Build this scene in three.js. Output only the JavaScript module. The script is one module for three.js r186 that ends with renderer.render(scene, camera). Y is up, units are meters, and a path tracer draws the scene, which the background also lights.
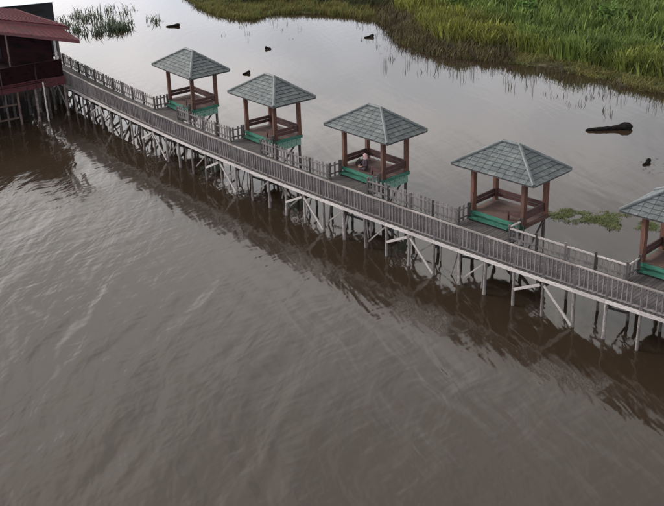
import * as THREE from 'three';
import { mergeGeometries } from 'three/addons/utils/BufferGeometryUtils.js';
import { MarchingCubes } from 'three/addons/objects/MarchingCubes.js';
import { ImprovedNoise } from 'three/addons/math/ImprovedNoise.js';

// ---------------------------------------------------------------- camera, sky, sun, exposure
const scene = new THREE.Scene();
const camera = new THREE.PerspectiveCamera(27.491, 1024 / 780, 0.5, 2000);
camera.position.set(0, 18.358, 0);
camera.rotation.order = 'YXZ';
camera.rotation.set(-0.43047, 0, -0.03174);

const noise = new ImprovedNoise();
const fbm = (x, y, z, n = 4) => { let a = 0, w = 0.5; for (let i = 0; i < n; i++) { a += w * noise.noise(x, y, z); x *= 2.03; y *= 2.03; z *= 2.03; w *= 0.5; } return a; };
const sunDir = new THREE.Vector3(-0.86, 0.52, -0.30).normalize();
function makeSky() {
  const W = 1024, H = 512, data = new Float32Array(W * H * 4);
  for (let j = 0; j < H; j++) for (let i = 0; i < W; i++) {
    const el = ((j + 0.5) / H - 0.5) * Math.PI, az = ((i + 0.5) / W - 0.5) * 2 * Math.PI;
    const x = Math.cos(el) * Math.cos(az), y = Math.sin(el), z = Math.cos(el) * Math.sin(az);
    const c = x * sunDir.x + y * sunDir.y + z * sunDir.z;
    const yy = Math.max(y, 0);
    const cloud = fbm(x * 2.2 + 7, y * 4 + 3, z * 2.2 + 1, 5);
    const wisps = fbm(x * 5 + 2, y * 11 + 5, z * 5 + 9, 4);
    let L = 0.33 + 1.4 * Math.exp(-yy * 4.4) + 1.0 * Math.exp((c - 1) * 2.5) + 0.22 * cloud + 0.95 * wisps * (0.25 + Math.exp(-yy * 3));
    L = Math.max(L, 0.3);
    const blue = 0.10 * Math.min(1, Math.max(0, 0.5 - 3 * wisps)) * Math.exp(-yy * 2.5), warm = Math.exp((c - 1) * 2.5) * 0.05 - blue, o = (j * W + i) * 4;
    const grey = Math.min(1, yy * 2.2); data[o] = L * (0.962 + warm + 0.032 * grey); data[o + 1] = L * (0.955 + 0.018 * grey); data[o + 2] = L * (1.045 - warm - 0.105 * grey); data[o + 3] = 1;
  }
  const t = new THREE.DataTexture(data, W, H, THREE.RGBAFormat, THREE.FloatType);
  t.mapping = THREE.EquirectangularReflectionMapping; t.magFilter = t.minFilter = THREE.LinearFilter;
  t.wrapS = THREE.RepeatWrapping; t.needsUpdate = true; return t;
}
const skyTexture = makeSky();
scene.background = skyTexture; scene.environment = skyTexture;
const sun = new THREE.DirectionalLight(new THREE.Color(1, 0.96, 0.9), 1.5);
sun.position.copy(sunDir).multiplyScalar(150).add(new THREE.Vector3(0, 0, -55));
sun.target.position.set(0, 0, -55); scene.add(sun, sun.target);
sun.castShadow = true; sun.shadow.radius = 24; sun.shadow.mapSize.set(2048, 2048);
Object.assign(sun.shadow.camera, { left: -60, right: 60, top: 60, bottom: -60, near: 1, far: 400 });

const renderer = new THREE.WebGLRenderer({ antialias: true });
renderer.setSize(1024, 780);
renderer.toneMapping = THREE.LinearToneMapping;
renderer.toneMappingExposure = 1.8;
renderer.shadowMap.enabled = true; renderer.shadowMap.type = THREE.PCFSoftShadowMap;

// ---------------------------------------------------------------- helpers
let seed = 20240611;
const rnd = () => { seed = (seed + 0x6d2b79f5) | 0; let t = Math.imul(seed ^ (seed >>> 15), 1 | seed); t = (t + Math.imul(t ^ (t >>> 7), 61 | t)) ^ t; return ((t ^ (t >>> 14)) >>> 0) / 4294967296; };
const rr = (a, b) => a + (b - a) * rnd();
const pick = (a) => a[Math.floor(rnd() * a.length) % a.length];
const V = (x, y, z) => new THREE.Vector3(x, y, z);
const lin = (r, g, b) => new THREE.Color().setRGB(r, g, b);
const used = {};
const numbered = (n) => { const k = used[n] = (used[n] ?? -1) + 1; return k ? n + '_' + String(k).padStart(3, '0') : n; };
function add(o, parent) { o.castShadow = o.receiveShadow = true; parent.add(o); return o; }
function part(name, geometry, material, parent) { const m = new THREE.Mesh(geometry, material); m.name = name; return add(m, parent); }
function group(name, parent) { const g = new THREE.Group(); g.name = name; parent.add(g); return g; }
function thing(name, label, category, grp) { const g = group(numbered(name), scene); g.userData = { label, category }; if (grp) g.userData.group = grp; return g; }
function structure(name, geometry, material) { const m = part(numbered(name), geometry, material, scene); m.userData = { kind: 'structure' }; return m; }

const unitBox = new THREE.BoxGeometry(1, 1, 1);
const unitPost = new THREE.CylinderGeometry(0.46, 0.5, 1, 10);
const basis = new THREE.Matrix4();
function barMatrix(a, b, thick, tall, up = V(0, 1, 0)) {       // unit box stretched from a to b: x along, y = tall, z = thick
  const x = b.clone().sub(a), len = x.length(); x.normalize();
  let y = up.clone(); if (Math.abs(x.dot(y)) > 0.98) y = V(1, 0, 0.2).normalize();
  const z = x.clone().cross(y).normalize(); y = z.clone().cross(x);
  return new THREE.Matrix4().makeBasis(x.multiplyScalar(len), y.multiplyScalar(tall), z.multiplyScalar(thick)).setPosition(a.clone().add(b).multiplyScalar(0.5));
}
function bar(name, a, b, thick, tall, material, parent, up) {
  const m = part(name, unitBox, material, parent); barMatrix(a, b, thick, tall, up).decompose(m.position, m.quaternion, m.scale); return m;
}
function pole(name, a, b, dia, material, parent) {              // round post between two points
  const m = part(name, unitPost, material, parent), d = b.clone().sub(a);
  m.position.copy(a).add(b).multiplyScalar(0.5); m.quaternion.setFromUnitVectors(V(0, 1, 0), d.clone().normalize()); m.scale.set(dia, d.length(), dia); return m;
}
const boxGeo = (a, b, thick, tall, up) => new THREE.BoxGeometry(1, 1, 1).applyMatrix4(barMatrix(a, b, thick, tall, up));
function tint(g, r, gg, b) { const n = g.attributes.position.count, c = new Float32Array(n * 3); for (let i = 0; i < n; i++) c.set([r, gg, b], i * 3); g.setAttribute('color', new THREE.BufferAttribute(c, 3)); return g; }

// ---------------------------------------------------------------- materials
function grainTexture(k, contrast, stain) {                     // wood grain along u, with stains and knots
  const W = 256, H = 128, d = new Uint8Array(W * H * 4);
  for (let j = 0; j < H; j++) for (let i = 0; i < W; i++) {
    const g = fbm(i * 0.018 + k * 9, j * 0.22, k, 4), s = fbm(i * 0.03, j * 0.05, k * 5.7, 3), f = noise.noise(i * 0.35, j * 0.9, k);
    const v = Math.min(1, Math.max(0, 0.82 + contrast * (g * 1.2 + f * 0.25) + stain * Math.min(0, s + 0.08) * 2.2));
    const o = (j * W + i) * 4; d[o] = 255 * v; d[o + 1] = 255 * v * (0.985 + 0.03 * g); d[o + 2] = 255 * v * (0.97 + 0.05 * g); d[o + 3] = 255;
  }
  const t = new THREE.DataTexture(d, W, H); t.colorSpace = THREE.SRGBColorSpace; t.magFilter = THREE.LinearFilter; t.minFilter = THREE.LinearMipmapLinearFilter; t.generateMipmaps = true;
  t.wrapS = t.wrapT = THREE.RepeatWrapping; t.needsUpdate = true; return t;
}
const grains = [0, 1, 2].map((k) => grainTexture(k + 1, 0.46, 0.95)), softGrains = [0, 1].map((k) => grainTexture(k + 6, 0.3, 0.35));
function woods(list, roughness = 0.85, maps = grains) { return list.map(([r, g, b], i) => new THREE.MeshStandardMaterial({ color: lin(r, g, b), map: maps[i % maps.length], roughness })); }
const M = {
  rail: woods([[0.225, 0.205, 0.217], [0.18, 0.165, 0.176], [0.26, 0.24, 0.25], [0.20, 0.18, 0.19]]),
  picket: woods([[0.22, 0.205, 0.217], [0.16, 0.15, 0.16], [0.27, 0.25, 0.26], [0.18, 0.165, 0.173]]),
  fascia: woods([[0.56, 0.53, 0.55], [0.50, 0.47, 0.49], [0.62, 0.59, 0.60]], 0.85, softGrains),
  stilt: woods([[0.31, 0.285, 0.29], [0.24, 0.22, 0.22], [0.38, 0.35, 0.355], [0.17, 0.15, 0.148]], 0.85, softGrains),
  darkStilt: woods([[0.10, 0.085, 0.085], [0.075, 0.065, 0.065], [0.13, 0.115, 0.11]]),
  brace: woods([[0.52, 0.49, 0.50], [0.46, 0.43, 0.44]], 0.85, softGrains),
  redWood: woods([[0.135, 0.056, 0.036], [0.10, 0.042, 0.028], [0.155, 0.066, 0.043]], 0.8),
  redRail: woods([[0.085, 0.030, 0.028], [0.07, 0.026, 0.025]], 0.7),
  floor: woods([[0.125, 0.070, 0.058], [0.10, 0.056, 0.047], [0.15, 0.084, 0.07]], 0.8),
  green: woods([[0.045, 0.225, 0.165], [0.038, 0.195, 0.145]], 0.75),
  darkGreen: woods([[0.02, 0.14, 0.09]], 0.6),
  paleGreen: woods([[0.22, 0.42, 0.35]], 0.65),
  white: woods([[0.7, 0.68, 0.68]], 0.6),
};
const deckMaterial = new THREE.MeshStandardMaterial({ color: 0xffffff, vertexColors: true, map: grains[1], roughness: 0.8 });

// ---------------------------------------------------------------- the line of the boardwalk
const U = 1.3, DECK = 1.557, X0 = -4.787518, Z0 = 37.904033, TH = -0.8268573, K = 0.00655623;
function frame(s) {                                             // s counts bays of 1.3 m
  const A = TH + K * (s - 10), A0 = TH - 10 * K;
  return { A, p: V((X0 + (Math.sin(A) - Math.sin(A0)) / K) * U, 0, -(Z0 + (Math.cos(A0) - Math.cos(A)) / K) * U),
    t: V(Math.cos(A), 0, -Math.sin(A)), n: V(-Math.sin(A), 0, -Math.cos(A)) };
}
const at = (s, off, y) => { const f = frame(s); return f.p.addScaledVector(f.n, off).setY(y); };
const WIDE = 1.445 * U, S0 = -18.4, S1 = 25;
const GAZ = [-5.296, 0.786, 6.742, 12.784, 18.84], GOFF = 2.755 * U, GW = 1.933 * U, GD = 1.145 * U, GHALF = 1.933 / 2;
const FRONT = GOFF - GD / 2;                                    // where the gazebo front starts, measured from the near edge

// ---------------------------------------------------------------- water
const shore = [[-60, -150], [-30, -128], [-18.3, -111.8], [-13.2, -99.8], [-11.1, -93.4], [-8.5, -89.1], [-6.3, -87.6], [-4.3, -90.0], [0.5, -89.0], [3.0, -87.0], [5.0, -84.5], [5.4, -78.6], [6.9, -74.8], [8.8, -72.8], [12.1, -71.2], [15.8, -68.6], [18.3, -65.3], [20.8, -62], [23.4, -59.3], [26.3, -55.1], [40, -46], [90, -30]];
const landPolygon = [...shore, [90, -260], [-60, -260]];
function inside(x, z) { let c = false; for (let i = 0, j = landPolygon.length - 1; i < landPolygon.length; j = i++) { const [xi, zi] = landPolygon[i], [xj, zj] = landPolygon[j]; if ((zi > z) !== (zj > z) && x < (xj - xi) * (z - zi) / (zj - zi) + xi) c = !c; } return c; }
function shoreDistance(x, z) {                                  // positive on land
  let best = 1e9;
  for (let i = 0; i + 1 < shore.length; i++) {
    const [ax, az] = shore[i], [bx, bz] = shore[i + 1], dx = bx - ax, dz = bz - az;
    const t = Math.min(1, Math.max(0, ((x - ax) * dx + (z - az) * dz) / (dx * dx + dz * dz)));
    best = Math.min(best, Math.hypot(x - ax - t * dx, z - az - t * dz));
  }
  return inside(x, z) ? best : -best;
}
function rippleTexture() {                                      // tileable height of small capillary ripples, 14 m a side
  const N = 1024, h = new Float32Array(N * N * 4), waves = [];
  for (let i = 0; i < 84; i++) {
    const len = 0.15 * Math.pow(8, rnd()), ang = rr(-1, 1) * 0.36 - 0.05 + (rnd() < 0.1 ? 0.9 : 0), k = 14 / len;
    waves.push([Math.round(k * Math.cos(ang)), Math.round(k * Math.sin(ang)), rr(0, 6.283), Math.pow(len, 1.08)]);
  }
  const warp = []; for (let i = 0; i < 12; i++) warp.push([Math.round(rr(-7, 7)), Math.round(rr(-5, 5)), rr(0, 6.283), rr(-3.6, 3.6), rr(-5, 5)]);
  const tot = waves.reduce((a, w) => a + w[3], 0) * 0.3;
  for (let j = 0; j < N; j++) for (let i = 0; i < N; i++) {
    let a = i, b = j; for (const w of warp) { const q = Math.sin((w[0] * i + w[1] * j) / N * 6.283185307 + w[2]); a += w[3] * q; b += w[4] * q; }   // bends the crests, so that none runs straight
    let v = 0; for (const w of waves) v += w[3] * Math.sin((w[0] * a + w[1] * b) / N * 6.283185307 + w[2]);
    const o = (j * N + i) * 4; h[o] = h[o + 1] = h[o + 2] = 0.5 + 0.5 * v / tot; h[o + 3] = 1;
  }
  const t = new THREE.DataTexture(h, N, N, THREE.RGBAFormat, THREE.FloatType); t.magFilter = t.minFilter = THREE.LinearFilter; t.wrapS = t.wrapT = THREE.RepeatWrapping; t.needsUpdate = true; return t;
}
const ripples = rippleTexture();
const muddy = { color: lin(0.0235, 0.0160, 0.0103), ior: 1.44, bumpMap: ripples };
const riverMaterial = new THREE.MeshPhysicalMaterial({ ...muddy, roughness: 0.11, bumpScale: 0.019 }), lagoonMaterial = new THREE.MeshPhysicalMaterial({ ...muddy, roughness: 0.05, bumpScale: 0.003 });
const swell = [];
for (let i = 0; i < 30; i++) { const len = 0.5 * Math.pow(9, rnd()), a = rr(-1, 1) * 0.45 - 0.05; swell.push([6.283 / len * Math.cos(a), 6.283 / len * Math.sin(a), rr(0, 6.283), 0.0019 * Math.pow(len, 0.75)]); }
function waveHeight(x, z) {
  // open river in front of the boardwalk, sheltered shallows behind it
  const f = (x + 0.5) * 0.736 + (z + 42.4) * -0.677;            // metres behind the near edge of the boardwalk
  let amp = f > 0 ? 0.55 * Math.exp(-f / 3) + 0.15 : 0.7 + 0.6 * Math.min(1, -f / 14);
  amp *= 0.75 + 1.3 * fbm(x * 0.09, 3.1, z * 0.06, 3);
  x += 0.9 * noise.noise(x * 0.32, 1.7, z * 0.22); z += 1.4 * noise.noise(x * 0.25 + 40, 5.2, z * 0.2);
  let h = 0; for (const w of swell) h += w[3] * Math.sin(w[0] * x + w[1] * z + w[2]);
  return h * Math.max(0.1, amp);
}
const behind = (x, z) => (x + 0.5) * 0.736 + (z + 42.4) * -0.677 > 1;   // under the deck the open river turns into the lagoon
function waterGeometry(lagoon) {
  const xa = -32, xb = 24, za = -72, zb = -16, NX = 520, NZ = 460, pos = [], uv = [], idx = [];
  for (let j = 0; j <= NZ; j++) for (let i = 0; i <= NX; i++) {
    const x = xa + (xb - xa) * i / NX, z = za + (zb - za) * j / NZ;
    const e = Math.min(i, NX - i, j, NZ - j) / 40, edge = e >= 1 ? 1 : e * e * (3 - 2 * e);
    pos.push(x, waveHeight(x, z) * edge, z); uv.push(x / 14, z / 14);
  }
  for (let j = 0; j < NZ; j++) for (let i = 0; i < NX; i++) { const a = j * (NX + 1) + i, b = a + 1, c = a + NX + 1, d = c + 1; if (behind(pos[a * 3], pos[a * 3 + 2]) === lagoon) idx.push(a, c, b, b, c, d); }
  const g = new THREE.BufferGeometry(); g.setAttribute('position', new THREE.Float32BufferAttribute(pos, 3)); g.setAttribute('uv', new THREE.Float32BufferAttribute(uv, 2)); g.setIndex(idx); g.computeVertexNormals();
  const ring = (lagoon ? [[-900, za, 900, -900], [xb, zb, 900, za]] : [[-900, 900, 900, zb], [-900, zb, xa, za]]).map(([ax, az, bx, bz]) => {
    const r = new THREE.BufferGeometry(); r.setAttribute('position', new THREE.Float32BufferAttribute([ax, 0, az, bx, 0, az, ax, 0, bz, bx, 0, bz], 3));
    r.setAttribute('uv', new THREE.Float32BufferAttribute([ax / 14, az / 14, bx / 14, az / 14, ax / 14, bz / 14, bx / 14, bz / 14], 2));
    r.setIndex([0, 1, 2, 2, 1, 3]); r.computeVertexNormals(); return r;
  });
  return mergeGeometries([g, ...ring]);
}
structure('river_water', waterGeometry(false), riverMaterial);
structure('lagoon_water', waterGeometry(true), lagoonMaterial);

// ---------------------------------------------------------------- bank
function bankHeight(x, z) { const d = shoreDistance(x, z); return (d < 0 ? Math.max(-0.8, d * 0.25) : Math.min(0.9, 0.09 * d)) + (d > -2 ? 0.16 * fbm(x * 0.25, 1, z * 0.25, 3) : 0) - 0.02; }
{
  const NX = 150, NZ = 130, pos = [], col = [], idx = [];
  for (let j = 0; j <= NZ; j++) for (let i = 0; i <= NX; i++) {
    const x = -50 + 110 * i / NX, z = -160 + 120 * j / NZ, h = bankHeight(x, z), n = fbm(x * 0.5, 4, z * 0.5, 4);
    pos.push(x, h, z); const k = 0.85 + 0.9 * n; col.push(0.075 * k, 0.062 * k, 0.034 * k);
  }
  for (let j = 0; j < NZ; j++) for (let i = 0; i < NX; i++) { const a = j * (NX + 1) + i, b = a + 1, c = a + NX + 1, d = c + 1; idx.push(a, c, b, b, c, d); }
  const g = new THREE.BufferGeometry(); g.setAttribute('position', new THREE.Float32BufferAttribute(pos, 3)); g.setAttribute('color', new THREE.Float32BufferAttribute(col, 3)); g.setIndex(idx); g.computeVertexNormals();
  structure('river_bank', g, new THREE.MeshStandardMaterial({ vertexColors: true, roughness: 0.95 }));
}

// ---------------------------------------------------------------- grasses and reeds
function tuft(blades, spread, lean, width, k) {                 // unit tall tuft of bent tapering blades
  const pos = [], idx = [], nor = [];
  for (let b = 0; b < blades; b++) {
    const az = rr(0, 6.283), bx = rr(-spread, spread), bz = rr(-spread, spread), l = rr(0.2, 1) * lean, h = rr(0.55, 1), w = width * rr(0.6, 1.2);
    const dx = Math.cos(az), dz = Math.sin(az), sx = -dz, sz = dx, o = pos.length / 3;
    for (let i = 0; i < k; i++) {
      const t = i / k, r = l * t * t * h, y = h * (t - 0.18 * lean * t * t), ww = w * (1 - 0.55 * t);
      pos.push(bx + dx * r - sx * ww, y, bz + dz * r - sz * ww, bx + dx * r + sx * ww, y, bz + dz * r + sz * ww);
    }
    pos.push(bx + dx * l * h, h * (1 - 0.18 * lean), bz + dz * l * h);
    for (let i = 0; i + 1 < k; i++) { const q = o + 2 * i; idx.push(q, q + 1, q + 2, q + 1, q + 3, q + 2); }
    const q = o + 2 * (k - 1); idx.push(q, q + 1, q + 2);
  }
  const g = new THREE.BufferGeometry(); g.setAttribute('position', new THREE.Float32BufferAttribute(pos, 3)); g.setIndex(idx); g.computeVertexNormals(); return g;
}
const leafMaterial = new THREE.MeshPhysicalMaterial({ color: 0xffffff, roughness: 0.9, specularIntensity: 0.4, side: THREE.DoubleSide, transmission: 0.25, thickness: 0 });
const stalkMaterial = new THREE.MeshStandardMaterial({ color: 0xffffff, roughness: 0.9, side: THREE.DoubleSide });
function scatter(name, label, category, geometry, material, items) {   // items: [x, y, z, height, spread, [r, g, b]]
  const m = new THREE.InstancedMesh(geometry, material, items.length), q = new THREE.Quaternion(), c = new THREE.Color();
  items.forEach(([x, y, z, h, w, rgb], i) => {
    q.setFromEuler(new THREE.Euler(rr(-0.15, 0.15), rr(0, 6.283), rr(-0.15, 0.15)));
    basis.compose(V(x, y, z), q, V(w, h, w)); m.setMatrixAt(i, basis); m.setColorAt(i, c.setRGB(...rgb));
  });
  m.name = numbered(name); m.userData = { kind: 'stuff', label, category }; add(m, scene); return m;
}
{
  const lush = [], fringe = [], dry = [];
  for (let i = 0; i < 60000; i++) {
    const x = i < 26000 ? rr(-32, 52) : rr(-14, 27), z = i < 26000 ? rr(-128, -42) : rr(-100, -54), d = shoreDistance(x, z);
    if (i >= 26000 && d > 4.5) continue;                        // a denser fringe along the water
    if (d < -0.15) continue;
    const far = z < -104 || x > 38 || x < -20;
    if (far && rnd() < 0.6) continue;
    const n = fbm(x * 0.16 + 5, 2, z * 0.16, 3), n2 = fbm(x * 0.5, 8, z * 0.5, 2), y = bankHeight(x, z) - 0.03, k = 0.85 + 1.3 * n2 + rr(-0.2, 0.2);
    const right = x + (z + 84) * 0.08 > 6;                      // the lush part of the bank
    const edge = (right ? 2.1 : 3.2) + 2.2 * n;
    if (d < edge) {
      if (x > 4.5 && x < 13 && z < -70 && d < 2.4 + 4 * n && rnd() < 0.6) { const g = rnd(); dry.push([x, y, z, rr(0.35, 1.5), rr(0.7, 1.2), [(0.062 + 0.03 * g) * k, (0.046 + 0.035 * g) * k, 0.026 * k]]); }
      else { const g = rnd(), tall = x < 4 ? 1.6 : 1; fringe.push([x, y, z, rr(0.15, 0.6) * tall * (n2 > -0.1 ? 1 : 0.4), rr(0.5, 0.9), [(0.15 - 0.04 * g) * k, (0.118 + 0.02 * g) * k, 0.038 * k]]); }
    } else if (!right) fringe.push([x, y, z, rr(0.6, 1.6), rr(0.6, 1), [0.062 * k, 0.068 * k, 0.028 * k]]);
    else {
      const yellow = Math.max(0, Math.min(1, 1.5 - (d - edge) / 3.2 + 2 * n + (x < 14 ? 0.4 : -0.9)));
      lush.push([x, y, z, rr(0.8, 1.7) + 1.6 * Math.max(0, fbm(x * 0.45 + 9, 5, z * 0.45, 2) + 0.1), rr(0.8, 1.25), [(0.108 + 0.050 * yellow) * k, (0.158 + 0.012 * yellow) * k, (0.036 - 0.003 * yellow) * k]]);
    }
  }
  scatter('tall_grass', 'tall lush green grass covering the river bank', 'grass', tuft(11, 0.36, 0.75, 0.05, 4), leafMaterial, lush);
  scatter('fringe_grass', 'short olive and brown grass along the edge of the bank', 'grass', tuft(12, 0.45, 0.9, 0.03, 3), leafMaterial, fringe);
  scatter('dry_reeds', 'dark brown dry reeds at the corner of the bank', 'reeds', tuft(12, 0.45, 0.9, 0.026, 3), stalkMaterial, dry);
  const standing = [];
  for (let i = 0; i < 2600; i++) {                               // sparse stalks in the shallows off the bank
    const x = rr(4, 27), z = rr(-73, -50), d = shoreDistance(x, z), n = fbm(x * 0.45, 6, z * 0.45, 2);
    if (d > 0 || d < -6 || rnd() > Math.exp(d * 0.35) || n < -0.02) continue;
    standing.push([x, -0.05, z, rr(0.25, 1.0), rr(0.5, 1.0), [0.055, 0.048, 0.032]]);
  }
  for (let i = 0; i < 260; i++) { const x = rr(-9, 5), z = rr(-87, -74), d = shoreDistance(x, z); if (d > 0 || rnd() > Math.exp(d * 0.3) || fbm(x * 0.4, 2, z * 0.4, 2) < 0) continue; standing.push([x, -0.05, z, rr(0.2, 0.6), rr(0.4, 0.8), [0.08, 0.075, 0.05]]); }
  scatter('shallow_reeds', 'thin brown stalks standing in the shallows off the bank', 'reeds', tuft(5, 0.3, 0.3, 0.022, 3), stalkMaterial, standing);
  const clump = [];
  for (const [cx, cz, rx, rz, n] of [[-21.6, -88.5, 1.9, 4.6, 44], [-17.4, -86, 1.5, 2.6, 40], [-19.2, -91, 2.6, 4.5, 26], [-19.4, -84.6, 2.6, 1.4, 16], [-14.4, -88.4, 0.8, 0.7, 5], [-16.8, -85.6, 0.7, 0.9, 22]])
    for (let i = 0; i < n; i++) { const a = rr(0, 6.283), r = Math.sqrt(rnd()), k = rr(0.7, 1.2); clump.push([cx + rx * r * Math.cos(a), -0.05, cz + rz * r * Math.sin(a), rr(0.2, 1.0), rr(0.7, 1.3), [0.055 * k, 0.075 * k, 0.045 * k]]); }
  scatter('water_reeds', 'dark green reeds standing in open water behind the red house', 'reeds', tuft(7, 0.4, 0.9, 0.035, 3), leafMaterial, clump);
}

// ---------------------------------------------------------------- shrubs in the grass
{
  const spots = [[24.5, -70.5, 1.5, 'broad dark green shrub nearest the water on the grassy bank'], [21.5, -78, 1.2, 'rounded green shrub in the tall grass behind the broad dark shrub'], [27.5, -82, 1.7, 'tallest bushy shrub in the middle of the lush grass'], [15.5, -81, 1.1, 'low green shrub in the grass behind the yellowish fringe'], [10.5, -86, 1.3, 'leafy shrub standing where the yellowish grass turns green'], [19, -88, 1.5, 'wide shrub far back in the tall green grass']];
  const leaf = new THREE.PlaneGeometry(1, 1.9).rotateX(-1.1);
  const leafMats = [[0.065, 0.13, 0.026], [0.08, 0.15, 0.028], [0.055, 0.115, 0.025]].map(([r, g, b]) => new THREE.MeshPhysicalMaterial({ color: lin(r, g, b), roughness: 0.9, specularIntensity: 0.4, side: THREE.DoubleSide, transmission: 0.25, thickness: 0 }));
  spots.forEach(([x, z, size, label], i) => {
    const g = thing('shrub', label, 'shrub', 'shrubs on the bank'), y0 = bankHeight(x, z) - 0.05; g.position.set(x, y0, z);
    const clumps = []; for (let k = 0; k < 9; k++) { const a = rr(0, 6.283), r = rr(0.15, 0.85) * size; clumps.push(V(Math.cos(a) * r, size * rr(0.45, 1.0) * (1.15 - 0.4 * r / size), Math.sin(a) * r)); }
    const leaves = [], e = new THREE.Euler();
    for (const c of clumps) for (let k = 0; k < 90; k++) {
      const p = V(rr(-1, 1), rr(-1, 1), rr(-1, 1)); if (p.length() > 1) continue; p.normalize().multiplyScalar(size * rr(0.22, 0.42)).add(c); if (p.y < 0.1) continue;
      leaves.push(leaf.clone().scale(rr(0.09, 0.15), rr(0.09, 0.15), rr(0.09, 0.15)).applyMatrix4(basis.makeRotationFromEuler(e.set(rr(-0.7, 0.7), rr(0, 6.283), rr(-0.7, 0.7)))).translate(p.x, p.y, p.z));
    }
    part('foliage', mergeGeometries(leaves), leafMats[i % 3], g);
    for (const c of clumps) pole('stem', V(c.x * 0.12, 0, c.z * 0.12), c, 0.035, M.darkStilt[0], g);
  });
}

// ---------------------------------------------------------------- boardwalk
const boardwalk = thing('boardwalk', 'long grey plank boardwalk on stilts running from the red house past the gazebos', 'boardwalk');
{
  const planks = [], step = 0.152 / U;
  const plank = (s, a, b, y) => {
    const k = rr(0.75, 1.2), g = boxGeo(at(s, a, y), at(s, b, y), 0.138, 0.03); planks.push(tint(g, 0.095 * k, 0.087 * k, 0.092 * k));
  };
  for (let s = S0 + 0.06; s < S1; s += step) plank(s, 0.02 + rr(0, 0.02), WIDE - rr(0, 0.02), DECK - 0.017 + rr(-0.003, 0.003));
  part('planking', mergeGeometries(planks), deckMaterial, boardwalk).userData = { kind: 'stuff' };
  for (const t of GAZ) {                                        // landing in front of each gazebo
    planks.length = 0;
    for (let s = t - GHALF - 0.1; s < t + GHALF + 0.1; s += step) plank(s, WIDE + 0.012, FRONT - 0.03, DECK - 0.02 + rr(-0.003, 0.003));
    part('landing_planking', mergeGeometries(planks), deckMaterial, boardwalk).userData = { kind: 'stuff' };
    bar('landing_beam', at(t - GHALF, FRONT - 0.1, DECK - 0.11), at(t + GHALF, FRONT - 0.1, DECK - 0.11), 0.08, 0.14, M.darkStilt[0], boardwalk);
    for (const e of [-1, 1]) { bar('landing_joist', at(t + e * GHALF, WIDE, DECK - 0.11), at(t + e * GHALF, FRONT - 0.15, DECK - 0.11), 0.07, 0.13, M.darkStilt[1], boardwalk); }
  }
  for (let i = -18; i < S1; i++) {
    const a = i === -18 ? S0 : i, b = i + 1;
    bar('edge_beam', at(a + 0.002, -0.03, DECK - 0.055), at(b - 0.002, -0.03, DECK - 0.055), 0.045, 0.13 + rr(-0.008, 0.008), pick(M.fascia), boardwalk);
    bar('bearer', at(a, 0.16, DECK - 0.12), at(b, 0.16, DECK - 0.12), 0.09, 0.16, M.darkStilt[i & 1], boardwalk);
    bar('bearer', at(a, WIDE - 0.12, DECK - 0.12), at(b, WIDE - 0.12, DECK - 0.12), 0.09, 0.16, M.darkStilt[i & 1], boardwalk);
    bar('edge_board', at(a + 0.002, WIDE + 0.0, DECK - 0.1), at(b - 0.002, WIDE + 0.0, DECK - 0.1), 0.02, 0.11, M.darkStilt[2], boardwalk);
  }
  for (let i = -18; i <= S1; i++) {
    const l = () => rr(-0.05, 0.05);
    pole('stilt', at(i + l(), 0.05 + l(), -0.9), at(i, 0.055, DECK - 0.05), rr(0.11, 0.15), pick(M.stilt), boardwalk);
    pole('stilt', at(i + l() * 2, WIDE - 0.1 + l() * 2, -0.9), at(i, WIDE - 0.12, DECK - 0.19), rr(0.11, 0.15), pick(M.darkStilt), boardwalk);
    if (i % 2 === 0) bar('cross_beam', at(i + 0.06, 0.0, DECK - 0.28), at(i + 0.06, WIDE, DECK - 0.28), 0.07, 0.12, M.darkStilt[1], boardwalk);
    if (i < 0 || i % 5 === 3) bar('cross_brace', at(i - 0.05, 0.1, DECK - 0.35), at(i - 0.05, WIDE - 0.1, rr(0.2, 0.45)), 0.05, 0.09, pick(M.darkStilt), boardwalk);
    if (i < 4 && i % 3 !== 0) bar('cross_brace', at(i + 0.03, WIDE - 0.06, DECK - 0.3), at(i + 0.95, WIDE - 0.06, rr(0.2, 0.5)), 0.05, 0.09, pick(M.darkStilt), boardwalk);
    if (i % 5 === 1 || i % 5 === -4) {                          // pale braces like an upturned V
      bar('brace', at(i - 0.06, -0.035, DECK - 0.28), at(i - 0.93, -0.035, 0.72), 0.045, 0.10, M.brace[0], boardwalk);
      bar('brace', at(i + 0.08, -0.035, DECK - 0.26), at(i + 1.02, -0.035, 0.10), 0.045, 0.10, M.brace[1], boardwalk);
    }
    if (i < 14) {                                               // the older stretch is propped by many thin extra poles
      for (let k = 0; k < (i < 9 ? 2 : 1); k++) pole('prop', at(i + rr(0.2, 0.8), rr(0.1, WIDE - 0.1), -0.9), at(i + rr(0.25, 0.75), rr(0.12, WIDE - 0.15), DECK - 0.1), rr(0.06, 0.1), pick(M.stilt), boardwalk);
      if (i % 2) bar('prop_brace', at(i + rr(0, 0.1), 0.16, rr(0.25, 0.5)), at(i + rr(0.85, 1), 0.16, DECK - 0.25), 0.035, 0.06, pick(M.stilt), boardwalk);
    }
    if (i % 4 === 2) bar('tie_beam', at(i, WIDE - 0.2, 0.62), at(i + 0.8, WIDE - 0.2, 0.55), 0.05, 0.09, M.darkStilt[0], boardwalk);
  }
}

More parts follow.
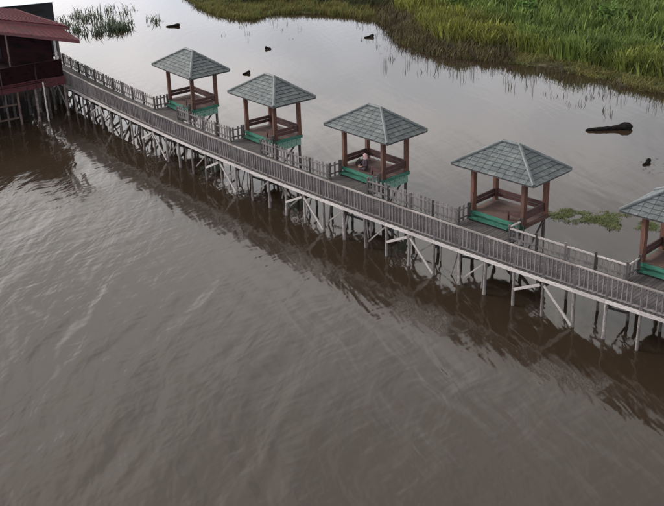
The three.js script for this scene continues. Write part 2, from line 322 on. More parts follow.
// ---------------------------------------------------------------- railing along the river side
const railing = thing('railing', 'continuous grey baluster railing on the open river side of the boardwalk', 'railing');
{
  const H = 0.9;
  for (let i = -18; i <= S1; i++) bar('post', at(i, 0.055, DECK - 0.01), at(i + rr(-0.01, 0.01), 0.055, DECK + H - 0.02), 0.09, 0.09, pick(M.rail), railing);
  for (let i = -18; i < S1; i++) {
    bar('top_rail', at(i + 0.004, 0.055, DECK + H + rr(-0.012, 0.012)), at(i + 0.996, 0.055, DECK + H + rr(-0.012, 0.012)), 0.085, 0.045, M.stilt[(i + 30) % 3], railing);
    bar('bottom_rail', at(i + 0.04, 0.055, DECK + 0.12), at(i + 0.96, 0.055, DECK + 0.12), 0.045, 0.06, pick(M.rail), railing);
    for (let k = 1; k <= 6; k++) {
      if (rnd() < 0.03) continue;
      const s = i + k / 7 + rr(-0.014, 0.014); bar('baluster', at(s, 0.055, DECK + 0.15), at(s + rr(-0.022, 0.022), 0.055, DECK + H - 0.022), 0.035, 0.075, pick(M.rail), railing, frame(s).n);
    }
  }
}

// ---------------------------------------------------------------- picket fences on the far side, between the gazebos
function picketFence(sa, sb, backA, backB, label, pale, white) {
  const f = thing('picket_fence', label, 'fence', 'picket fences between the gazebos');
  const run = (p, q) => {                                       // pickets, rails and posts along one straight or slightly bent stretch
    const len = p(0).distanceTo(p(1)), n = Math.max(2, Math.round(len / 0.235)), bays = Math.max(1, Math.round(len / U));
    for (let b = 0; b < bays; b++) {
      const a = b / bays, c = (b + 1) / bays;
      for (const [y, m] of [[0.22, M.picket[1]], [0.60, pale ? M.fascia[b === bays - 1 ? 2 : 1] : M.picket[0]]]) bar('rail', p(a).setY(DECK + y), p(c).setY(DECK + y), 0.04, 0.06, m, f);
    }
    for (let b = q; b <= bays; b++) bar('post', p(b / bays).setY(DECK - 0.03), p(b / bays).setY(DECK + 0.74), 0.09, 0.09, pick(b % 2 ? M.darkStilt : M.picket), f);
    const side = p(1).sub(p(0)).normalize().cross(V(0, 1, 0));
    for (let k = 0; k < n; k++) {
      if (rnd() < 0.03) continue;
      const a = p((k + 0.5) / n + rr(-0.15, 0.15) / n).addScaledVector(side, -0.036), top = 0.74 + rr(-0.03, 0.03) + (pale ? -0.1 : 0);
      bar('picket', a.clone().setY(DECK + 0.04), a.clone().setY(DECK + top), 0.022, 0.105, white && k > n - 5 && q === 0 ? M.white[0] : pick(M.picket), f, side.clone().cross(V(0, 1, 0)));
    }
  };
  run((t) => at(sa + (sb - sa) * t, WIDE - 0.06, 0), 0);
  if (backA) run((t) => at(sa - 0.03, WIDE + (FRONT - WIDE - 0.2) * t, 0), 1);
  if (backB) run((t) => at(sb + 0.03, WIDE + (FRONT - WIDE - 0.2) * t, 0), 1);
}
const G = (i, e) => GAZ[i] + e * (GHALF + 0.06);
picketFence(S0 + 0.6, G(0, -1), false, true, 'weathered picket fence from the red house to the first gazebo', false, true);
picketFence(G(0, 1), G(1, -1), true, true, 'weathered picket fence between the first and second gazebos from the red house', false);
picketFence(G(1, 1), G(2, -1), true, true, 'weathered picket fence between the second and third gazebos from the red house', false);
picketFence(G(2, 1), G(3, -1), true, true, 'weathered picket fence between the third and fourth gazebos from the red house', false);
picketFence(G(3, 1), G(4, -1), true, true, 'picket fence with a pale top rail between the fourth and fifth gazebos', true);

// ---------------------------------------------------------------- gazebos
const EAVE = DECK + 1.8214 * U, RIDGE = DECK + 2.5607 * U, RA = 3.1277 * U / 2, RB = 1.9636 * U / 2, RL = 0.6079 * U / 2, FLOOR = DECK + 0.3176 * U;
function tileTexture(k) {                                       // speckled weathered coating
  const N = 64, d = new Uint8Array(N * N * 4);
  for (let j = 0; j < N; j++) for (let i = 0; i < N; i++) { const v = 0.86 + 0.5 * fbm(i * 0.09, j * 0.09, k * 3.3, 4) + 0.1 * noise.noise(i * 0.7, j * 0.7, k), o = (j * N + i) * 4; d[o] = d[o + 1] = d[o + 2] = 255 * Math.min(1, Math.max(0, v)); d[o + 3] = 255; }
  const t = new THREE.DataTexture(d, N, N); t.colorSpace = THREE.SRGBColorSpace; t.magFilter = t.minFilter = THREE.LinearFilter; t.wrapS = t.wrapT = THREE.RepeatWrapping; t.needsUpdate = true; return t;
}
const tileMaterials = [[0.092, 0.107, 0.114], [0.08, 0.094, 0.102], [0.105, 0.120, 0.123], [0.085, 0.103, 0.107], [0.07, 0.083, 0.092]].map(([r, g, b], i) => new THREE.MeshStandardMaterial({ color: lin(r, g, b), map: tileTexture(i), roughness: 0.6 }));
const capMaterial = new THREE.MeshStandardMaterial({ color: lin(0.098, 0.113, 0.119), map: tileTexture(9), roughness: 0.55 });
const soffitMaterial = new THREE.MeshStandardMaterial({ color: lin(0.06, 0.05, 0.05), roughness: 0.9 });
function clip(poly, nx, ny, c) {                                // keep nx*x + ny*y <= c
  const out = [];
  for (let i = 0; i < poly.length; i++) {
    const a = poly[i], b = poly[(i + 1) % poly.length], da = nx * a[0] + ny * a[1] - c, db = nx * b[0] + ny * b[1] - c;
    if (da <= 0) out.push(a);
    if ((da < 0 && db > 0) || (da > 0 && db < 0)) { const t = da / (da - db); out.push([a[0] + t * (b[0] - a[0]), a[1] + t * (b[1] - a[1])]); }
  }
  return out;
}
function tileGeometry(poly, o, e, s, n, v0, v1) {               // a tile on the roof plane, its lower edge proud of the row below
  const P = ([u, v], lift) => o.clone().addScaledVector(e, u).addScaledVector(s, v).addScaledVector(n, lift);
  const lift = ([, v]) => 0.042 - 0.030 * (v - v0) / (v1 - v0), pos = [], uv = [];
  const tri = (a, b, c) => { for (const q of [a, b, c]) { pos.push(q.x, q.y, q.z); uv.push((q.x + q.z) * 0.9, q.y * 1.3 + q.z * 0.3); } };
  for (let i = 1; i + 1 < poly.length; i++) tri(P(poly[0], lift(poly[0])), P(poly[i], lift(poly[i])), P(poly[i + 1], lift(poly[i + 1])));
  poly.forEach((a, i) => { const b = poly[(i + 1) % poly.length]; tri(P(a, lift(a)), P(a, 0), P(b, 0)); tri(P(a, lift(a)), P(b, 0), P(b, lift(b))); });
  const g = new THREE.BufferGeometry(); g.setAttribute('position', new THREE.Float32BufferAttribute(pos, 3)); g.setAttribute('uv', new THREE.Float32BufferAttribute(uv, 2)); g.computeVertexNormals(); return g;
}
function makeRoof(parent) {
  const roof = group('roof', parent);
  const c = [V(-RA, EAVE, RB), V(RA, EAVE, RB), V(RA, EAVE, -RB), V(-RA, EAVE, -RB)], r = [V(-RL, RIDGE, 0), V(RL, RIDGE, 0)];
  const faces = [[c[0], c[1], r[1], r[0]], [c[1], c[2], r[1], r[1]], [c[2], c[3], r[0], r[1]], [c[3], c[0], r[0], r[0]]];
  // solid core under the tiles
  const pos = [], drop = V(0, -0.07, 0);
  for (const [a, b, d, f] of faces) { const q = [a, b, d, a, d, f]; for (const v of q) pos.push(v.x, v.y, v.z); for (const v of [...q].reverse()) pos.push(v.x, v.y + drop.y, v.z); for (const v of [a, a.clone().add(drop), b, b, a.clone().add(drop), b.clone().add(drop)]) pos.push(v.x, v.y, v.z); }
  const core = new THREE.BufferGeometry(); core.setAttribute('position', new THREE.Float32BufferAttribute(pos, 3)); core.computeVertexNormals();
  part('roof_boarding', core, soffitMaterial, roof);
  for (const [a, b, d, f] of faces) {
    const e = b.clone().sub(a).normalize(), n = e.clone().cross(d.clone().sub(b)).normalize(); if (n.y < 0) n.negate();
    const s = n.clone().cross(e).normalize(); if (s.y < 0) s.negate();
    const L = a.distanceTo(b), top = d.clone().sub(a).dot(s), fl = f.clone().sub(a).dot(e), dr = d.clone().sub(a).dot(e);
    const rows = 8, rh = top / rows, cols = Math.round(L / 0.36), cw = L / cols, gap = 0.008;
    for (let i = 0; i < rows; i++) for (let j = 0; j < cols; j++) {
      const v0 = i * rh - (i ? 0.012 : 0.03), v1 = (i + 1) * rh - gap, u0 = j * cw + gap, u1 = (j + 1) * cw - gap;
      let poly = [[u0, v0], [u1, v0], [u1, v1], [u0, v1]];
      poly = clip(poly, -top, fl, 0);                           // hip on the left: top*u >= fl*v
      poly = clip(poly, top, L - dr, top * L);                  // hip on the right
      if (poly.length < 3) continue;
      let area = 0; poly.forEach((q, k) => { const w = poly[(k + 1) % poly.length]; area += q[0] * w[1] - w[0] * q[1]; });
      if (area < 0.008) continue;
      part('tile', tileGeometry(poly, a, e, s, n, v0, v1), pick(tileMaterials), roof);
    }
  }
  const up = V(0, 0.035, 0), cap = (name, p, q) => { const m = pole(name, p.clone().add(up), q.clone().add(up), 0.15, capMaterial, roof); return m; };
  cap('ridge_cap', r[0], r[1]);
  for (const [p, q] of [[c[0], r[0]], [c[1], r[1]], [c[2], r[1]], [c[3], r[0]]]) cap('hip_cap', p, q);
  return roof;
}
function makeGazebo(label, skirt) {
  const g = thing('gazebo', label, 'gazebo', 'gazebos along the boardwalk');
  const hx = GW / 2, hz = GD / 2;
  for (const [i, x, z] of [[0, -hx, hz], [1, hx, hz], [2, hx, -hz], [3, -hx, -hz]]) {
    bar('post', V(x, FLOOR - 0.1, z), V(x, EAVE + 0.28, z), 0.18, 0.18, M.redWood[i % 3], g);
    pole('stilt', V(x * 0.985 + rr(-0.05, 0.05), -0.9, z * 0.97), V(x * 0.985, FLOOR - 0.1, z * 0.97), 0.15, M.darkStilt[i % 3], g);
  }
  for (const e of [-1, 1]) { bar('top_plate', V(-hx - 0.15, EAVE + 0.02, e * hz), V(hx + 0.15, EAVE + 0.02, e * hz), 0.1, 0.14, M.redRail[0], g); bar('top_plate', V(e * hx, EAVE + 0.021, -hz + 0.055), V(e * hx, EAVE + 0.021, hz - 0.055), 0.1, 0.14, M.redRail[1], g); }
  const floor = group('floor', g), nb = 11;
  for (let k = 0; k < nb; k++) { const z = -hz - 0.06 + (GD + 0.12) * (k + 0.5) / nb; bar('floorboard', V(-hx - 0.06, FLOOR - 0.015, z), V(hx + 0.06, FLOOR - 0.015, z), (GD + 0.12) / nb - 0.008, 0.03, pick(M.floor), floor); }
  // frame under the floor, green towards the boardwalk
  bar('front_beam', V(-hx - 0.1, FLOOR - 0.09, hz + 0.1), V(hx + 0.1, FLOOR - 0.09, hz + 0.1), 0.06, 0.15, M.green[0], g);
  bar('step', V(-hx - 0.1, FLOOR - 0.29, hz + 0.18), V(hx * 0.55, FLOOR - 0.29, hz + 0.18), 0.24, 0.07, M.green[1], g);
  bar('riser', V(-hx - 0.06, FLOOR - 0.25, hz + 0.05), V(hx + 0.06, FLOOR - 0.25, hz + 0.05), 0.03, 0.17, M.darkGreen[0], g);
  bar('side_beam', V(hx + 0.1, FLOOR - 0.09, -hz - 0.1), V(hx + 0.1, FLOOR - 0.09, hz + 0.06), 0.06, 0.15, skirt ? M.green[1] : M.redWood[1], g);
  bar('side_beam', V(-hx - 0.1, FLOOR - 0.09, -hz - 0.1), V(-hx - 0.1, FLOOR - 0.09, hz + 0.06), 0.06, 0.15, M.darkGreen[0], g);
  bar('back_beam', V(-hx - 0.06, FLOOR - 0.09, -hz - 0.1), V(hx + 0.06, FLOOR - 0.09, -hz - 0.1), 0.06, 0.15, M.redRail[0], g);
  if (skirt) for (let k = 0; k < 5; k++) { const z = -hz + (GD * (k + 0.5)) / 5; bar('skirt_board', V(hx + 0.1, FLOOR - 0.17, z), V(hx + 0.1, FLOOR - skirt + rr(-0.05, 0.03), z), 0.025, GD / 5 - 0.012, M.paleGreen[0], g, V(0, 0, 1)); }
  // low backrests on three sides, open at the front
  const rest = (a, b) => {
    const p = group('backrest', g);
    for (const y of [0.24, 0.42]) bar('plank', V(a[0], FLOOR + y, a[1]), V(b[0], FLOOR + y, b[1]), 0.05, 0.155, pick(M.redRail), p);
  };
  rest([-hx, -hz + 0.1], [-hx, hz - 0.1]); rest([hx, -hz + 0.1], [hx, hz - 0.1]); rest([-hx + 0.1, -hz], [hx - 0.1, -hz]);
  bar('front_rail', V(hx * 0.42, FLOOR + 0.30, hz), V(hx - 0.1, FLOOR + 0.30, hz), 0.05, 0.14, M.redRail[0], g);
  bar('rail_stub', V(hx * 0.42, FLOOR, hz), V(hx * 0.42, FLOOR + 0.38, hz), 0.07, 0.07, M.redRail[1], g);
  // braces between the stilts
  bar('brace', V(hx, 0.35, hz * 0.9), V(hx, FLOOR - 0.25, -hz * 0.9), 0.05, 0.08, M.darkStilt[0], g);
  bar('brace', V(-hx * 0.95, 0.3, -hz), V(hx * 0.2, FLOOR - 0.25, -hz), 0.05, 0.08, M.darkStilt[1], g);
  makeRoof(g);
  return g;
}
const gazeboLabels = ['grey tiled gazebo with red posts, the first one from the red house', 'grey tiled gazebo with red posts, the second one from the red house', 'grey tiled gazebo with a person seated inside, third from the red house', 'grey tiled gazebo without side skirt, the fourth one from the red house', 'grey tiled gazebo with red posts, the fifth and last from the red house'];
const skirted = makeGazebo(gazeboLabels[0], 0.55), plain = makeGazebo(gazeboLabels[3], 0);
for (let i = 0; i < 5; i++) {
  let g = i === 0 ? skirted : i === 3 ? plain : (i === 4 ? plain : skirted).clone();
  if (i !== 0 && i !== 3) { g.name = numbered('gazebo'); g.userData = { ...g.userData, label: gazeboLabels[i] }; scene.add(g); }
  const f = frame(GAZ[i]); g.position.copy(f.p).addScaledVector(f.n, GOFF); g.rotation.set([0.008, -0.01, 0.006, 0.004, -0.006][i], f.A + [0.02, -0.025, 0.01, 0, -0.02][i], [-0.01, 0.008, -0.006, 0.004, 0.01][i]);
}

// things left on the floor of the third gazebo
{
  const f = frame(GAZ[2]), spot = (x, z) => f.p.clone().addScaledVector(f.n, GOFF - z).addScaledVector(f.t, x).setY(FLOOR);
  const person = thing('person', 'person in pale pink headscarf and dark clothes seated in the third gazebo', 'person'); person.position.copy(spot(-0.22, 0.4)); person.rotation.y = f.A - 0.3; person.scale.setScalar(0.88);
  function skinned(bones, centre, half, res, blend) {            // bones: [a, b, ra, rb]; smooth union of tapered capsules, meshed
    const mc = new MarchingCubes(res, new THREE.MeshStandardMaterial(), false, false, 60000), p = V(0, 0, 0), ab = V(0, 0, 0), ap = V(0, 0, 0);
    for (let z = 0; z < res; z++) for (let y = 0; y < res; y++) for (let x = 0; x < res; x++) {
      p.set((x - res / 2) / (res / 2), (y - res / 2) / (res / 2), (z - res / 2) / (res / 2)).multiplyScalar(half).add(centre);
      let e = 0; for (const [a, b, ra, rb] of bones) { ab.subVectors(b, a); ap.subVectors(p, a); const t = Math.min(1, Math.max(0, ap.dot(ab) / Math.max(1e-9, ab.lengthSq()))); e += Math.exp(-(ap.addScaledVector(ab, -t).length() - (ra + (rb - ra) * t)) / blend); }
      mc.field[x + y * res + z * res * res] = blend * Math.log(Math.max(e, 1e-30));
    }
    mc.isolation = 0; mc.update();
    const g = new THREE.BufferGeometry(), n = mc.count, pos = new Float32Array(n * 3), nor = Float32Array.from(mc.normalArray.subarray(0, n * 3));
    for (let i = 0; i < n * 3; i++) pos[i] = mc.positionArray[i] * half + [centre.x, centre.y, centre.z][i % 3];
    g.setAttribute('position', new THREE.BufferAttribute(pos, 3)); g.setAttribute('normal', new THREE.BufferAttribute(nor, 3)); g.computeVertexNormals(); return g;
  }
  const limbs = [[V(0, 0.13, 0), V(0, 0.30, 0.01), 0.15, 0.125], [V(0, 0.30, 0.01), V(0, 0.46, 0), 0.125, 0.125], [V(-0.14, 0.51, 0), V(0.14, 0.51, 0), 0.065, 0.065], [V(0, 0.5, 0), V(0, 0.63, 0.015), 0.055, 0.05]];
  const hands = [];
  for (const e of [-1, 1]) {
    limbs.push([V(e * 0.16, 0.5, 0), V(e * 0.24, 0.27, 0.06), 0.055, 0.045], [V(e * 0.24, 0.27, 0.06), V(e * 0.12, 0.22, 0.27), 0.045, 0.03]);
    limbs.push([V(e * 0.09, 0.12, 0.02), V(e * 0.34, 0.13, 0.22), 0.09, 0.065], [V(e * 0.34, 0.13, 0.22), V(-e * 0.06, 0.07, 0.30 + e * 0.03), 0.06, 0.042], [V(-e * 0.06, 0.06, 0.30 + e * 0.03), V(-e * 0.2, 0.045, 0.29 + e * 0.03), 0.04, 0.03]);
    const w = V(e * 0.12, 0.22, 0.27), palm = V(e * 0.07, 0.205, 0.335), bones = [[w, palm, 0.028, 0.03]];
    for (let k = 0; k < 4; k++) { const b = palm.clone().add(V(e * (0.018 - 0.012 * k) , 0.004, 0.012 + 0.006 * k)), m = b.clone().add(V(-e * 0.018, 0.0, 0.03 + 0.004 * (k % 3))), q = m.clone().add(V(-e * 0.014, -0.018, 0.018)); bones.push([palm, b, 0.012, 0.01], [b, m, 0.0095, 0.009], [m, q, 0.009, 0.008]); }
    const th = palm.clone().add(V(-e * 0.03, 0.012, -0.02)); bones.push([w.clone().lerp(palm, 0.4), th, 0.014, 0.011], [th, th.clone().add(V(-e * 0.02, 0.005, 0.028)), 0.011, 0.009]);
    hands.push(skinned(bones, palm.clone().add(V(0, 0, 0.0)), 0.11, 56, 0.004));
  }
  const head = [[V(0, 0.72, 0.03), V(0, 0.76, 0.01), 0.082, 0.09], [V(0, 0.67, 0.06), V(0, 0.70, 0.05), 0.048, 0.06], [V(0, 0.715, 0.115), V(0, 0.695, 0.128), 0.009, 0.015], [V(-0.018, 0.668, 0.104), V(0.018, 0.668, 0.104), 0.009, 0.009], [V(-0.04, 0.745, 0.092), V(0.04, 0.745, 0.092), 0.02, 0.02], [V(0, 0.6, 0.015), V(0, 0.68, 0.02), 0.048, 0.05]];
  for (const e of [-1, 1]) head.push([V(e * 0.088, 0.70, 0.02), V(e * 0.09, 0.73, 0.015), 0.012, 0.016]);
  const skin = [0.36, 0.20, 0.14], shirt = [0.035, 0.02, 0.028], body = mergeGeometries([tint(skinned(limbs, V(0, 0.32, 0.12), 0.52, 76, 0.018), ...shirt), ...hands.map((q) => tint(q, ...skin)), tint(skinned(head, V(0, 0.70, 0.03), 0.17, 64, 0.008), ...skin)]);
  part('body', body, new THREE.MeshStandardMaterial({ vertexColors: true, roughness: 0.85 }), person);
  const veil = new THREE.SphereGeometry(1, 40, 30), vp = veil.attributes.position, keep = [];
  for (let i = 0; i < vp.count; i++) { const x = vp.getX(i), y = vp.getY(i), z = vp.getZ(i), low = Math.max(0, -y), n = 0.006 * noise.noise(x * 5, y * 5, z * 5); vp.setXYZ(i, x * (0.112 + 0.09 * low + n), 0.735 + y * (y > 0 ? 0.125 : 0.24) + n, 0.018 + z * (0.118 + 0.03 * low + n) - 0.01 * low); }
  for (let i = 0; i < veil.index.count; i += 3) { let c = V(0, 0, 0); for (let k = 0; k < 3; k++) c.add(V(vp.getX(veil.index.getX(i + k)), vp.getY(veil.index.getX(i + k)), vp.getZ(veil.index.getX(i + k))).multiplyScalar(1 / 3)); if (c.z > 0.06 && Math.hypot(c.x / 0.066, (c.y - 0.715) / 0.085) < 1) continue; for (let k = 0; k < 3; k++) keep.push(veil.index.getX(i + k)); }
  veil.setIndex(keep); veil.computeVertexNormals();
  part('headscarf', veil, new THREE.MeshStandardMaterial({ color: lin(0.52, 0.34, 0.35), roughness: 0.9, side: THREE.DoubleSide }), person);
  const bag = thing('bag', 'dark maroon bag beside the left post of the third gazebo', 'bag'); bag.position.copy(spot(-0.85, 0.2)); bag.rotation.y = 1.2;
  const lump = new THREE.SphereGeometry(1, 20, 14), l = lump.attributes.position;
  for (let i = 0; i < l.count; i++) { const x = l.getX(i), y = l.getY(i), z = l.getZ(i), n = 1 + 0.14 * noise.noise(x * 2, y * 2, z * 2); l.setXYZ(i, Math.sign(x) * Math.pow(Math.abs(x), 0.7) * 0.26 * n, Math.max(-0.8, y) * (0.13 - 0.05 * x) * n + 0.115, z * 0.15 * n); }
  lump.computeVertexNormals();
  const cloth = new THREE.MeshStandardMaterial({ color: lin(0.02, 0.010, 0.011), roughness: 0.95 });
  part('body', lump, cloth, bag); const handle = part('handle', new THREE.TorusGeometry(0.11, 0.015, 8, 18, Math.PI), cloth, bag); handle.position.y = 0.22; handle.scale.y = 0.8;
}

// ---------------------------------------------------------------- red house at the end of the boardwalk
{
  const h = thing('red_house', 'dark red stilt house with two-tier maroon roof at the boardwalk end', 'house');
  const paint = (r, g, b, k = 0, rough = 0.7) => new THREE.MeshStandardMaterial({ color: lin(r, g, b), map: grains[k], roughness: rough });
  const roofMat = new THREE.MeshPhysicalMaterial({ color: lin(0.062, 0.005, 0.011), roughness: 0.6, specularIntensity: 0.35, map: tileTexture(21) }), wallMat = new THREE.MeshPhysicalMaterial({ color: lin(0.015, 0.003, 0.005), map: grains[1], roughness: 0.95, specularIntensity: 0.25 }), trim = paint(0.08, 0.008, 0.016, 2, 0.8);  // wallMat near-black: shade of the deep veranda is put into its colour
  const u = V(0.875, 0, 0.483).normalize(), back = V(-0.63, 0, -0.77).normalize();
  // sheet: a thick slab over a polygon, corners in order, with standing ribs from its low edge (0-1) to its high edge (3-2)
  function slab(name, q, thick, mat, ribs) {
    const pos = [], n = q[1].clone().sub(q[0]).cross(q[q.length - 1].clone().sub(q[0])).normalize(); if (n.y < 0) n.negate();
    const lo = q.map((v) => v.clone().addScaledVector(n, -thick)), tri = (...v) => v.forEach((a) => pos.push(a.x, a.y, a.z));
    for (let i = 1; i + 1 < q.length; i++) { tri(q[0], q[i], q[i + 1]); tri(lo[0], lo[i + 1], lo[i]); }
    q.forEach((a, i) => { const j = (i + 1) % q.length; tri(a, lo[i], q[j]); tri(lo[i], lo[j], q[j]); });
    const g = new THREE.BufferGeometry(); g.setAttribute('position', new THREE.Float32BufferAttribute(pos, 3)); g.setAttribute('uv', new THREE.Float32BufferAttribute(pos.flatMap((v, i) => i % 3 === 0 ? [v * 0.4] : i % 3 === 2 ? [v * 0.4] : []), 2)); g.computeVertexNormals();
    const list = [g.toNonIndexed ? g : g];
    if (ribs) for (let k = 1; k < ribs; k++) { const t = k / ribs, b = boxGeo(q[0].clone().lerp(q[1], t).addScaledVector(n, 0.012), q[3].clone().lerp(q[2], t).addScaledVector(n, 0.012), 0.035, 0.03, n).toNonIndexed(); list.push(b); }
    return part(name, mergeGeometries(list.map((x) => { const y = x.index ? x.toNonIndexed() : x; for (const k of Object.keys(y.attributes)) if (!['position', 'normal', 'uv'].includes(k)) y.deleteAttribute(k); return y; })), mat, h);
  }
  const A1 = V(-15.27, 5.4, -61.76), A0 = A1.clone().addScaledVector(u, -12), R1 = V(-19.5, 5.7, -65.9), R0 = R1.clone().addScaledVector(u, -9), B1 = A1.clone().addScaledVector(back, 6.9).setY(5.35), B0 = B1.clone().addScaledVector(u, -9);
  slab('upper_roof', [A0, A1, R1, R0], 0.09, roofMat, 26);
  slab('upper_roof', [A1, B1, R1, R1.clone().addScaledVector(back, 0.01)], 0.088, roofMat, 14);
  slab('upper_roof', [B1, B0, R0, R1], 0.086, roofMat, 18);
  const E1 = V(-14.38, 4.86, -60.31), E0 = E1.clone().addScaledVector(u, -13), F1 = A1.clone().addScaledVector(u, -0.5).addScaledVector(back, 0.3).setY(5.22), F0 = A0.clone().setY(5.22), E2 = E1.clone().addScaledVector(back, 7.6), F2 = B1.clone().addScaledVector(back, -0.4).setY(5.2);
  slab('lower_roof', [E0, E1, F1, F0], 0.07, roofMat, 28);
  slab('lower_roof', [E1, E2, F2, F1], 0.068, roofMat, 16);
  bar('fascia', E0.clone().add(V(0, -0.10, 0)), E1.clone().add(V(0, -0.10, 0)), 0.04, 0.17, trim, h);
  bar('fascia', E1.clone().add(V(0, -0.10, 0)), E2.clone().add(V(0, -0.10, 0)), 0.04, 0.17, trim, h);
  bar('fascia', A0.clone().add(V(0, -0.15, 0)), A1.clone().add(V(0, -0.15, 0)), 0.04, 0.16, trim, h);
  // walls, floor
  const W1 = V(-16.75, 0, -62.9), W0 = W1.clone().addScaledVector(u, -10), W2 = W1.clone().addScaledVector(back, 6), FL = 2.5;
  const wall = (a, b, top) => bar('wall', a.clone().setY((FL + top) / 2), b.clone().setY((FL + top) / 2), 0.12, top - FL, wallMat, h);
  const X1 = W1.clone().addScaledVector(back, 4.2);
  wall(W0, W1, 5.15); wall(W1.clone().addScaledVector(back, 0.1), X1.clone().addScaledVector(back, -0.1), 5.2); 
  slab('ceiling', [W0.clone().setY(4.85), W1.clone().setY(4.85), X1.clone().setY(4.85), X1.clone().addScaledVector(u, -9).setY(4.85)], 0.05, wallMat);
  const win = (t) => { const a = W1.clone().addScaledVector(u, -t).addScaledVector(V(-0.483, 0, 0.875), 0.075), b = a.clone().addScaledVector(u, -1.0); const w = bar('window', a.setY(3.35), b.setY(3.35), 0.03, 1.1, new THREE.MeshStandardMaterial({ color: lin(0.012, 0.012, 0.015), roughness: 0.15 }), h); return w; };
  win(4.2);
  const shape = [[-15.75, -61.25], [-17.3, -60.4], [-19.0, -59.2], [-27, -53.6], [-29, -66], [-20.7, -68.7]].map(([x, z]) => V(x, FL, z));
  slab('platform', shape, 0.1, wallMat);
  bar('skirt_beam', V(-27, FL - 0.2, -53.57), V(-19.02, FL - 0.2, -59.16), 0.06, 0.5, trim, h);
  bar('skirt_beam', V(-18.98, FL - 0.2, -59.15), V(-17.3, FL - 0.2, -60.34), 0.06, 0.5, trim, h);
  bar('skirt_beam', V(-17.27, FL - 0.2, -60.36), V(-15.72, FL - 0.2, -61.2), 0.06, 0.5, trim, h);
  for (const [a, b] of [[[-27, -53.75], [-19.05, -59.32]], [[-18.98, -59.34], [-17.32, -60.52]], [[-17.25, -60.55], [-15.85, -61.33]]]) bar('added_parapet', V(a[0], FL + 0.52, a[1]), V(b[0], FL + 0.52, b[1]), 0.05, 1.04, wallMat, h);  // parapet added to cover the lit platform floor with the same shade-dark colour
  // veranda posts
  for (const [x, z, m] of [[-16.55, -63.0, M.white[0]], [-16.95, -63.5, M.darkStilt[2]], [-16.25, -62.62, M.darkStilt[0]]]) bar('veranda_post', V(x, FL - 0.2, z), V(x, 5.0, z), 0.1, 0.1, m, h);
  bar('veranda_post', V(-19.6, FL, -63.5), V(-19.6, 4.9, -63.5), 0.1, 0.1, paint(0.13, 0.09, 0.08), h);
  const houseStilts = woods([[0.19, 0.13, 0.13], [0.14, 0.09, 0.09], [0.25, 0.19, 0.19]]);
  // stilts below the platform, row behind row
  for (let r = 0; r < 4; r++) for (let k = 0; k < 15; k++) {
    const t = k / 14, a = V(-15.95, 0, -61.45).lerp(V(-26.5, 0, -54.3), t).add(V(-0.2 * r + rr(-0.15, 0.15), 0, -1.9 * r));
    if (r && a.x > -15.6 - 0.85 * 1.2 * r) continue;
    pole('stilt', a.clone().setY(-0.9), a.clone().add(V(rr(-0.05, 0.05), 0, 0)).setY(FL - 0.1), rr(0.12, 0.17), pick(r || k % 3 === 1 ? M.darkStilt : houseStilts), h);
  }
  for (const y of [0.5, 1.35]) bar('tie_beam', V(-26.5, y, -54.2), V(-18.4, y + rr(-0.05, 0.05), -59.7), 0.06, 0.09, paint(0.10, 0.06, 0.055), h);
  pole('pipe', V(-16.85, -0.6, -60.35), V(-16.9, FL - 0.1, -60.45), 0.1, M.white[0], h);
}
{
  const s = thing('boathouse', 'dark navy shed with a pale metal roof behind the red house', 'shed');
  const wallMat = new THREE.MeshStandardMaterial({ color: lin(0.014, 0.017, 0.026), map: grains[0], roughness: 0.8 });
  const c = V(-19.4, 0, -74.6), d = V(-0.93, 0, 0.36).normalize(), b = V(-0.36, 0, -0.93);
  const q = (i, j, y) => c.clone().addScaledVector(d, i).addScaledVector(b, j).setY(y);
  for (const [m, n, o, p] of [[0, 0, 9, 0], [0, 0.08, 0, 6], [9, 0.08, 9, 6], [0.08, 6, 8.92, 6]]) bar('wall', q(m, n, 2.5), q(o, p, 2.5), 0.12, 3.9, wallMat, s);
  for (let i = 0; i <= 9; i += 3) for (const j of [0.2, 5.8]) pole('stilt', q(Math.min(8.8, Math.max(0.2, i)), j, -0.9), q(Math.min(8.8, Math.max(0.2, i)), j, 0.7), 0.16, M.darkStilt[0], s);
  const metal = new THREE.MeshStandardMaterial({ color: lin(0.55, 0.60, 0.66), roughness: 0.4, metalness: 0.2 });
  const sheets = []; for (let k = 0; k < 24; k++) { const i0 = -0.1 + 9.2 * k / 24, i1 = -0.1 + 9.2 * (k + 0.94) / 24; sheets.push(boxGeo(q((i0 + i1) / 2, -0.25, 4.48), q((i0 + i1) / 2, 6.3, 5.2 + (k % 2) * 0.012), i1 - i0 + 0.03, 0.03)); }
  part('roof', mergeGeometries(sheets), metal, s);
}

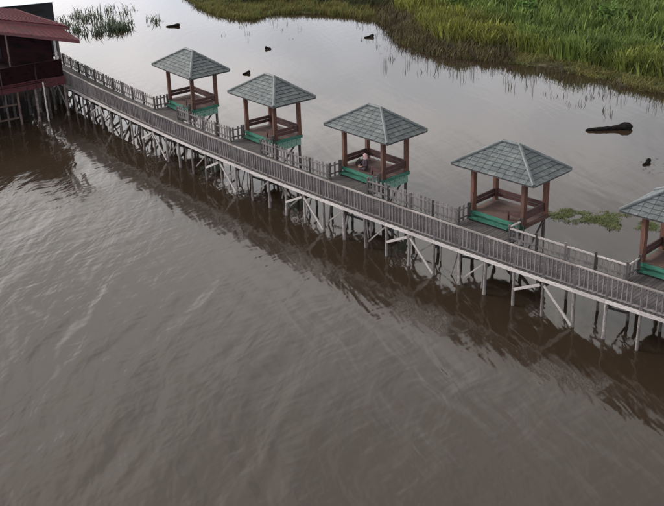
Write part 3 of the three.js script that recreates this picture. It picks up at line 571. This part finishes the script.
// ---------------------------------------------------------------- floating things
{
  const bark = new THREE.MeshPhysicalMaterial({ color: lin(0.014, 0.011, 0.011), map: grains[2], roughness: 0.9, specularIntensity: 0.3 });
  function log(len, rad, knob) {
    const curve = new THREE.CatmullRomCurve3([V(-len / 2, 0.0, 0), V(-len / 4, 0.05, 0.06), V(0, 0.06, 0.02), V(len / 4, 0.1, -0.04), V(len / 2, 0.1, 0)]);
    const g = new THREE.TubeGeometry(curve, 30, 1, 12), p = g.attributes.position, c = V(0, 0, 0);
    for (let i = 0; i < p.count; i++) {
      const t = Math.floor(i / 13) / 30; curve.getPoint(t, c); const ends = Math.min(1, Math.sqrt(Math.max(0, Math.min(t, 1 - t) * 14)));
      const r = rad * (0.55 + 0.35 * t + knob * Math.exp(-Math.pow((t - 0.84) / 0.11, 2))) * ends * (1 + 0.25 * noise.noise(p.getX(i) * 3, p.getY(i) * 3 + i % 13, p.getZ(i) * 3));
      p.setXYZ(i, c.x + (p.getX(i) - c.x) * r, c.y + (p.getY(i) - c.y) * r, c.z + (p.getZ(i) - c.z) * r);
    }
    g.computeVertexNormals(); return g;
  }
  const l = part(numbered('floating_log'), log(2.7, 0.18, 0.6), bark, scene); l.position.set(15.75, 0.02, -55.35); l.rotation.y = 0.02;
  l.userData = { label: 'dark waterlogged tree trunk floating off the grassy bank', category: 'log' };
  const bits = [[-5.5, -70, 0.75, 0.4, 'short dark driftwood floating behind the second gazebo roof'], [-4.3, -77, 0.6, 2.6, 'small driftwood piece drifting in open water towards the far bank'], [-12.6, -86, 1.5, 0.1, 'long thin driftwood lying near the dark green reeds'], [3.4, -79.8, 1.1, 0.3, 'dark driftwood stranded beside the corner of the bank'], [16.2, -49.7, 0.9, 0.7, 'half sunken branch behind the fifth gazebo roof']];
  for (const [x, z, len, turn, label] of bits) { const b = part(numbered('driftwood'), log(len * 0.8, 0.09 + 0.02 * len, 0.3), bark, scene); b.position.set(x, 0, z); b.rotation.y = turn; b.userData = { label, category: 'driftwood', group: 'driftwood in the shallows' }; }
  // mat of water plants behind the fence between the last two gazebos
  const leaves = [];
  for (let i = 0; i < 1500; i++) {
    const t = rr(-1, 1), w = rr(-1, 1) * rr(0.2, 1), x = 12.1 + 2.2 * t, z = -42.7 + 0.9 * t + (1.25 - 0.7 * t * t) * w, k = rr(0.6, 1.2), g = rnd();
    if (fbm(x * 1.1, 3, z * 1.1, 3) < 0.0) continue;
    leaves.push([x, -0.02, z, rr(0.03, 0.14) + (rnd() < 0.06 ? 0.15 : 0), rr(0.18, 0.42), [(0.08 + 0.05 * g) * k, (0.115 + 0.02 * g) * k, 0.045 * k]]);
  }
  for (let i = 0; i < 90; i++) { const a = rr(0, 6.283), r = Math.sqrt(rnd()); leaves.push([16.6 + 0.9 * r * Math.cos(a), -0.02, -49.2 + 1.3 * r * Math.sin(a), rr(0.02, 0.09), rr(0.08, 0.2), [0.05, 0.05, 0.035]]); }
  scatter('water_plants', 'green and brown floating water plants behind the fence near the fifth gazebo', 'water plants', tuft(14, 0.55, 1.1, 0.05, 2), leafMaterial, leaves);
}

renderer.render(scene, camera);
